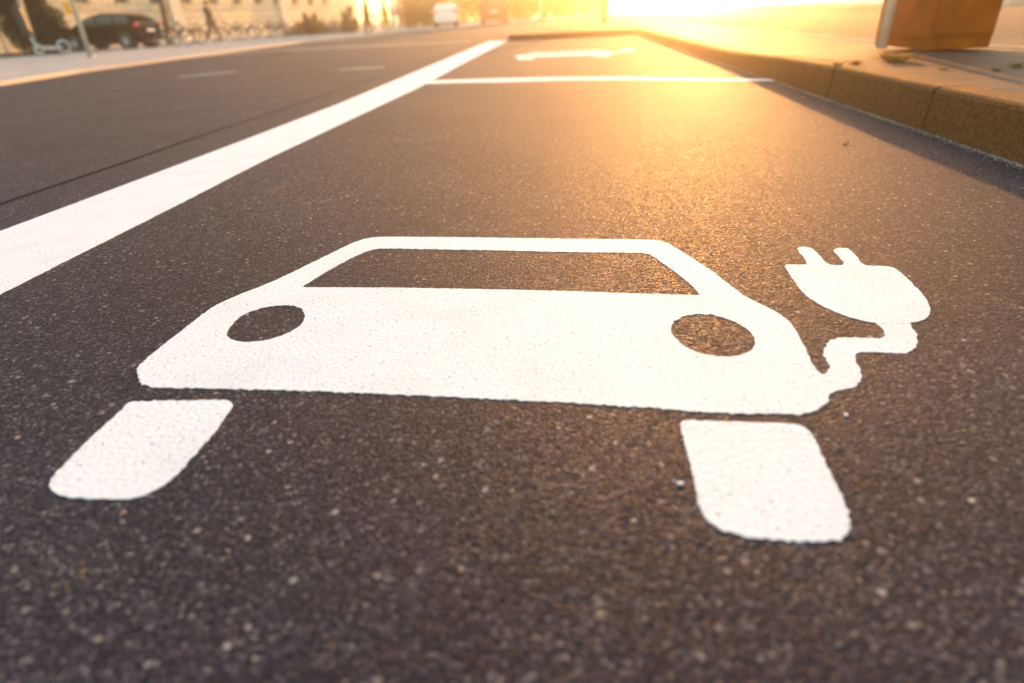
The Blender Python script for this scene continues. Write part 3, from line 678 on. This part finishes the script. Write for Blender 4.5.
# white kick scooter with a dark bag on its stem
sp = gl(61, 53); t = thing('kick_scooter', 'white large wheeled kick scooter with a dark bag on its stem, by the left pole', 'scooter', (sp.x, sp.y - .5, sp.z), R(32))
s_ = 1.12
bm = bmesh.new()
for a, b, r in (((-.58, 0, .62), (-.45, 0, .36), .03), ((-.45, 0, .36), (-.2, 0, .22), .045), ((-.2, 0, .22), (.2, 0, .20), .055), ((.2, 0, .20), (.46, 0, .25), .035), ((-.52, 0, .5), (-.44, 0, .15), .02)): tube(bm, a, b, r, n=10)
fin(bm, 'frame', 'whitemetal', t, smooth=True)
bm = bmesh.new(); box(bm, (0, 0, .265), (.42, .14, .03)); fin(bm, 'deck', 'whitemetal', t, bevel=.01)
for cx, rr in ((-.42, .17), (.50, .25)):
    bm = bmesh.new(); torus(bm, (cx, 0, rr), (0, 1, 0), rr - .03, .032, 32, 8); w_ = fin(bm, 'wheel', 'whitemetal', t, smooth=True)
    bm = bmesh.new(); tube(bm, (cx, -.03, rr), (cx, .03, rr), .05, n=12)
    for k in range(6):
        a = k * 1.047; tube(bm, (cx, 0, rr), (cx + math.cos(a) * (rr - .04), 0, rr + math.sin(a) * (rr - .04)), .008, n=5)
    fin(bm, 'hub', 'bikered', w_)
bm = bmesh.new(); tube(bm, (-.58, 0, .62), (-.66, 0, 1.85), .022, n=10); tube(bm, (-.66, -.25, 1.85), (-.66, .25, 1.85), .018, n=8); fin(bm, 'handlebar', 'dark', t, smooth=True)
bm = bmesh.new(); box(bm, (-.62, -.06, 1.3), (.30, .22, .95), Matrix.Rotation(R(-3.7), 4, 'Y')); fin(bm, 'bag', 'dark', t, bevel=.05, seg=3)

# ------------------------------------------------------------------ people
def skin_chain(name, verts, edges, radii, material, parent, root=0, sub=1, flat=1.):
    me = bpy.data.meshes.new(name); me.from_pydata([tuple(v) for v in verts], edges, []); me.update()
    o = put(name, me, parent); sk = o.modifiers.new('skin', 'SKIN')
    for i, r in enumerate(radii):
        d = me.skin_vertices[0].data[i]; d.radius = r if isinstance(r, tuple) else (r, r); d.use_root = (i == root)
    ss = o.modifiers.new('sub', 'SUBSURF'); ss.levels = sub; ss.render_levels = sub
    dg = bpy.context.evaluated_depsgraph_get(); m2 = bpy.data.meshes.new_from_object(o.evaluated_get(dg))
    m2.name = name; bpy.data.objects.remove(o); m2.materials.clear(); m2.materials.append(M[material])
    m2.polygons.foreach_set('use_smooth', [True] * len(m2.polygons))
    return put(name, m2, parent)
def person(label, loc, face, top, legs, hgt=1.74, stride=.32, arm=.25, shoes='shoe', hair_m='hair', coat=False, group='pedestrians on the far pavement'):
    """walking figure; local +X is forward"""
    t = thing('person', label, 'person', loc, R(face), group); k = hgt / 1.74; V = lambda x, y, z: (x * k, y * k, z * k)
    hipL, hipR = V(0, .09, .90), V(0, -.09, .90)
    knL, knR = V(stride * .62, .09, .50), V(-stride * .30, -.09, .48); anL, anR = V(stride * .95, .09, .09), V(-stride * 1.15, -.09, .16)
    shL, shR = V(.0, .18, 1.42), V(.0, -.18, 1.42); elL, elR = V(-arm * .5, .23, 1.15), V(arm * .35, -.23, 1.15); wrL, wrR = V(-arm * .3, .22, .91), V(arm, -.22, .96)
    verts = [V(0, 0, .95), V(0, 0, 1.15), V(0, 0, 1.36), V(0, 0, 1.48), V(.01, 0, 1.55), V(.02, 0, 1.64), V(.015, 0, 1.71), hipL, knL, anL, hipR, knR, anR, shL, elL, wrL, shR, elR, wrR,
             (wrL[0] + .03, wrL[1], wrL[2] - .09), (wrR[0] + .07, wrR[1], wrR[2] - .05), (anL[0] + .13, anL[1], .03), (anR[0] + .10, anR[1], .05)]
    edges = [(0, 1), (1, 2), (2, 3), (3, 4), (4, 5), (5, 6), (0, 7), (7, 8), (8, 9), (0, 10), (10, 11), (11, 12), (2, 13), (13, 14), (14, 15), (2, 16), (16, 17), (17, 18), (15, 19), (18, 20), (9, 21), (12, 22)]
    rad = [(.13, .1), (.12, .09), (.15, .1), .055, .07, (.098, .085), .06, .085, .055, .038, .085, .055, .038, .05, .04, .027, .05, .04, .027, .03, .03, .032, .032]
    skin_chain('body', verts, edges, [tuple(a * k for a in r) if isinstance(r, tuple) else r * k for r in rad], 'skin', t)
    tv = [verts[i] for i in (0, 1, 2)] + [V(0, 0, 1.45), shL, elL, wrL, shR, elR, wrR] + ([V(0, 0, .72)] if coat else [V(0, 0, .86)])
    skin_chain('jacket', tv, [(0, 1), (1, 2), (2, 3), (2, 4), (4, 5), (5, 6), (2, 7), (7, 8), (8, 9), (0, 10)], [(.19, .15), (.18, .14), (.21, .155), .085, .09, .08, .06, .09, .08, .06, (.20, .18)], top, t)
    lv = [V(0, 0, .96), hipL, knL, (anL[0], anL[1], anL[2] + .02), hipR, knR, (anR[0], anR[1], anR[2] + .02)]
    skin_chain('trousers', lv, [(0, 1), (1, 2), (2, 3), (0, 4), (4, 5), (5, 6)], [(.16, .13), .13, .10, .085, .13, .10, .085], legs, t)
    for a in (anL, anR):
        skin_chain('shoe', [(a[0] - .04, a[1], a[2] - .045), (a[0] + .08, a[1], a[2] - .05), (a[0] + .18, a[1], a[2] - .06 if a is anL else a[2] - .09)], [(0, 1), (1, 2)], [(.05, .05), (.055, .04), (.04, .03)], shoes, t)
    bm = bmesh.new(); bmesh.ops.create_uvsphere(bm, u_segments=16, v_segments=10, radius=.112 * k)
    for v in bm.verts: v.co = Vector((v.co.x * 1.02 - .012, v.co.y * .9, v.co.z * 1.02 + 1.675 * k)) if v.co.z > -.03 or v.co.x < 0 else Vector((v.co.x * .7 - .02, v.co.y * .8, v.co.z * .5 + 1.68 * k))
    fin(bm, 'hair', hair_m, t, smooth=True)
    bm = bmesh.new(); tube(bm, (.105 * k, 0, 1.655 * k), (.135 * k, 0, 1.63 * k), .008, .015, 8); fin(bm, 'nose', 'skin', t, smooth=True)
    return t
pa = at_depth(216, 31.8); person('person in dark brown clothes and white shoes, walking along the bicycles', pa, -12, 'clothdark', 'clothtan', 1.80, .34, .3)
pb = at_depth(369, 37.5); person('person in dark clothes, leftmost of the group before the golden hedge', pb, 170, 'clothdark', 'clothdark', 1.76, .12, .2, 'dark', coat=True)
pb2 = at_depth(378, 38.0); dup(b0, pb2, R(20), 'rust red bicycle held by the person in dark clothes', mats={'frame': 'bikered', 'mudguard': 'bikered'})
pc = at_depth(387, 38.0); person('person in a yellow jacket, between the dark one and the white one', pc, 10, 'clothyellow', 'clothyellow', 1.70, .16, .2, coat=True)
pd = at_depth(395, 38.8); person('person dressed all in white, right of the yellow jacket', pd, 20, 'clothwhite', 'clothwhite', 1.74, .12, .15)
pe = at_depth(402.5, 39.4); person('person in a salmon coat, rightmost of the group', pe, 160, 'clothpink', 'clothpink', 1.78, .1, .2, coat=True)

# ------------------------------------------------------------------ building with windows
A_ = Vector((-30.5, 14, -.1)); B_ = Vector((-23.8, 76, -.1)); d_ = (B_ - A_); ln = d_.length; ang = math.atan2(d_.y, d_.x)
bt = thing('building', 'cream stone building with coursed walls along the left side', 'building', A_, ang)
def uvwall(o):
    me = o.data; uv = me.uv_layers.new(name='UV')
    for pl in me.polygons:
        for li in pl.loop_indices:
            c_ = me.vertices[me.loops[li].vertex_index].co; uv.data[li].uv = (c_.x if abs(pl.normal.y) > .5 or abs(pl.normal.z) > .5 else c_.y, c_.z)
WX = [2.2 + i * 3.1 for i in range(18)]; SILL, HEAD = 2.25, 4.1
bm = bmesh.new(); th = .35
def wb(x0, x1, z0, z1): box(bm, ((x0 + x1) / 2, th / 2, (z0 + z1) / 2), (x1 - x0, th, z1 - z0))
wb(0, ln, -.2, SILL)
xx = 0
for wx in WX: wb(xx, wx - .6, SILL, HEAD); xx = wx + .6
wb(xx, ln, SILL, HEAD); wb(0, ln, HEAD, 5.6)
xx = 0
for wx in WX: wb(xx, wx - .6, 5.6, 7.4); xx = wx + .6
wb(xx, ln, 5.6, 7.4); wb(0, ln, 7.4, 8.6)
o = fin(bm, 'wall', 'ashlar', bt); uvwall(o)
bm = bmesh.new(); box(bm, (ln / 2, 5.5, 4.1), (ln, 10.2, 8.6)); fin(bm, 'core', 'dark', bt)
for x in (0.02, ln - .02):
    bm = bmesh.new(); box(bm, (x, 5.4, 4.1), (.3, 10.6, 8.8)); o = fin(bm, 'gable_wall', 'ashlar', bt); uvwall(o)
bm = bmesh.new(); v = [bm.verts.new(q) for q in ((-.4, -.5, 8.6), (ln + .4, -.5, 8.6), (ln + .4, 11.2, 8.6), (-.4, 11.2, 8.6), (1.5, 5.4, 11.2), (ln - 1.5, 5.4, 11.2))]
for f in ((0, 1, 5, 4), (2, 3, 4, 5), (0, 4, 3), (1, 2, 5), (0, 3, 2, 1)): bm.faces.new([v[i] for i in f])
fin(bm, 'roof', 'roof', bt)
bm = bmesh.new(); box(bm, (ln / 2, -.06, .3), (ln, .12, .9)); o = fin(bm, 'plinth', 'ashlar', bt, bevel=.02); uvwall(o)
for wx in WX:
    for z0, z1 in ((SILL, HEAD), (5.6, 7.4)):
        bm = bmesh.new()
        for a, b, c_, d in ((-.6, -.53, z0, z1), (.53, .6, z0, z1), (-.53, .53, z1 - .07, z1), (-.53, .53, z0, z0 + .07), (-.03, .03, z0 + .07, z1 - .07)): box(bm, (wx + (a + b) / 2, .2, (c_ + d) / 2), (b - a, .08, d - c_))
        w_ = fin(bm, 'window', 'frame_w', bt)
        bm = bmesh.new(); box(bm, (wx, .23, (z0 + z1) / 2), (1.06, .02, z1 - z0 - .14)); fin(bm, 'pane', 'glass', w_)
        bm = bmesh.new(); box(bm, (wx, -.05, z0 - .06), (1.4, .22, .1)); fin(bm, 'sill', 'render', w_, bevel=.01)
# smooth pale pilasters
for lx in (17.6, 31.5, 46):
    bm = bmesh.new(); box(bm, (lx, -.16, 4.2), (1.1, .3, 8.6)); fin(bm, 'pilaster', 'render', bt, bevel=.02)

# ------------------------------------------------------------------ planting across the street
q = gl(20, 49); make_shrub('shrub_and_wall_shade', 'low dark evergreen shrub at the far left, before the wall', 'shrub', q.x - 1.5, q.y + 3, q.z, [((-1.6, 0, .45), (1.3, .7, .55)), ((0, 0, .4), (1.1, .7, .5)), ((1.2, .2, .35), (.9, .6, .42))], 'leafdark', 9000, .055, 'dark shrubs before the wall')
q = at_depth(45, 30); make_shrub('shrub_and_wall_shade', 'tall dark shrub shape standing in for the tree shadow on the wall, behind the white scooter', 'shrub', q.x, q.y, q.z, [((-.8, 0, 1.4), (.9, .7, 1.5)), ((.4, .2, 1.1), (1.0, .7, 1.2)), ((-.3, 0, 2.6), (.9, .7, 1.0)), ((1.3, 0, .5), (.7, .5, .6))], 'leafdark', 15000, .07, 'dark shrubs before the wall')  # tree shadow on the wall, built here as a dark shrub
q = at_depth(8, 31); make_shrub('shrub_and_wall_shade', 'narrow dark shrub shape standing in for the tree shadow at the far left edge, above the low shrub', 'shrub', q.x, q.y, q.z, [((0, 0, 2.7), (.9, .7, .9)), ((-.3, 0, 3.6), (.9, .7, .7))], 'leafdark', 6000, .07, 'dark shrubs before the wall')  # upper part of that wall shadow, also shaped as dark foliage
# verge of grass at the foot of the shrubs
bm = bmesh.new(); va = [gl(-60, 62), gl(-60, 54), gl(60, 50), gl(70, 53.5), gl(30, 55.5)]
fin((lambda b: (b.faces.new([b.verts.new((v.x, v.y, v.z + .012)) for v in va]), bmesh.ops.recalc_face_normals(b, faces=b.faces), b)[2])(bm), 'grass_verge', 'grass', kind='structure')
q = at_depth(171, 33.0); make_tree('tree with a bare brown trunk rising between the black car and the wall', q.x, q.y, q.z, 8.5, .17, 2.4, 'leafgold', 7000, .13, bare=.42, lean=(.25, 0))
q = at_depth(311, 42); make_shrub('bush', 'round russet bush among the parked bicycles', 'shrub', q.x, q.y, q.z, [((0, 0, .5), (.6, .5, .5)), ((.4, 0, .95), (.3, .3, .3)), ((-.15, 0, 1.0), (.22, .3, .35)), ((-.6, 0, .4), (.3, .4, .4)), ((.75, 0, .5), (.3, .3, .35))], 'leafbrown', 1700, .075, 'russet shrubs along the wall')
q = at_depth(349, 43); make_shrub('bush', 'taller russet shrub left of the group of people', 'shrub', q.x, q.y, q.z, [((0, 0, .5), (.45, .4, .55)), ((.25, 0, 1.2), (.25, .3, .4)), ((-.2, 0, 1.0), (.2, .3, .35)), ((.5, 0, .5), (.25, .3, .4))], 'leafbrown', 1300, .075, 'russet shrubs along the wall')
q0 = at_depth(288, 44); q1 = at_depth(352, 44)
bl = [((q0.lerp(q1, k / 9) - q0) + Vector((0, .3, .22)), (.55, .35, .3)) for k in range(10)]
make_shrub('low_hedge', 'low russet hedge running behind the bicycles at the foot of the wall', 'hedge', q0.x, q0.y, q0.z, [(tuple(a), b) for a, b in bl], 'leafbrown', 6500, .05)
def hedge(label, px0, px1, dep, h, n, material, group='golden hedges beyond the junction'):
    q0, q1 = at_depth(px0, dep), at_depth(px1, dep); k = max(3, int((q1 - q0).length / 1.0))
    bl = [(tuple((q1 - q0) * (i / k) + Vector((0, random.uniform(-.2, .2), h * .5))), (.85, .7, h * random.uniform(.48, .6))) for i in range(k + 1)]
    return make_shrub('hedge', label, 'hedge', q0.x, q0.y, q0.z, bl, material, n, .11, group)
hedge('golden hedge between the group of people and the white car', 408, 440, 50, 2.6, 9000, 'leafgold')
hedge('long golden green hedge right of the red brown van', 516, 600, 56, 2.5, 16000, 'leafgreen')
hedge('golden hedge behind the white car and the red brown van', 440, 514, 60, 3.2, 12000, 'leafgold')
trees = [(5, 95, 8, 'leafgreen', 'distant tree straight ahead under the sun'), (22, 92, 9, 'leafgold', 'distant golden tree right of the glare'), (33, 80, 9, 'leafgreen', 'distant green tree behind the brown cabinet')]
for x, y, h, mt, lb in trees: make_tree(lb, x, y, road_z(x) + .05, h, .22, 3.2, mt, 7000, .2, bare=.3, group='trees beyond the junction')

# ------------------------------------------------------------------ air
bm = bmesh.new(); box(bm, (0, 300, 6.4), (1340, 760, 15.2))
hz = bpy.data.materials.new('haze_air'); hz.use_nodes = True; nt = hz.node_tree
nt.nodes.remove(nt.nodes['Principled BSDF']); pv = nt.nodes.new('ShaderNodeVolumePrincipled')
HAZE = .0048
pv.inputs['Color'].default_value = (1, .9, .74, 1); pv.inputs['Density'].default_value = HAZE; pv.inputs['Anisotropy'].default_value = .955
nt.links.new(pv.outputs[0], nt.nodes['Material Output'].inputs['Volume'])
fin(bm, 'haze', hz, kind='stuff')

# ------------------------------------------------------------------ light
SUN_EL = 6.6
w0 = Vector(((700 - CX) / F, (8 - CY) / F, 1)); az = math.atan2(w0.dot(Xw), w0.dot(Yw))    # azimuth from +Y towards +X
sd = Vector((math.sin(az) * math.cos(R(SUN_EL)), math.cos(az) * math.cos(R(SUN_EL)), math.sin(R(SUN_EL))))
sl = bpy.data.lights.new('sun', 'SUN'); sl.energy = 4.6; sl.angle = R(.6); sl.color = (1, .42, .11)
so = bpy.data.objects.new('sun', sl); COL.objects.link(so); so.rotation_euler = sd.to_track_quat('Z', 'Y').to_euler()
w = bpy.data.worlds.new('World'); sc.world = w; w.use_nodes = True; nt = w.node_tree
sk = nt.nodes.new('ShaderNodeTexSky'); sk.sky_type = 'NISHITA'; sk.sun_disc = False; sk.sun_elevation = R(SUN_EL); sk.sun_rotation = az
sk.air_density = 1.0; sk.dust_density = 1.0; sk.ozone_density = .7
nt.links.new(sk.outputs[0], nt.nodes['Background'].inputs['Color']); nt.nodes['Background'].inputs['Strength'].default_value = .15
sc.view_settings.view_transform = 'Standard'; sc.view_settings.look = 'None'; sc.view_settings.gamma = 1; sc.view_settings.use_curve_mapping = False
sc.view_settings.exposure = 2.15
sc.cycles.use_denoising = True; sc.cycles.volume_bounces = 1; sc.cycles.max_bounces = 6; sc.cycles.sample_clamp_indirect = 8
sc.cycles.transparent_max_bounces = 6
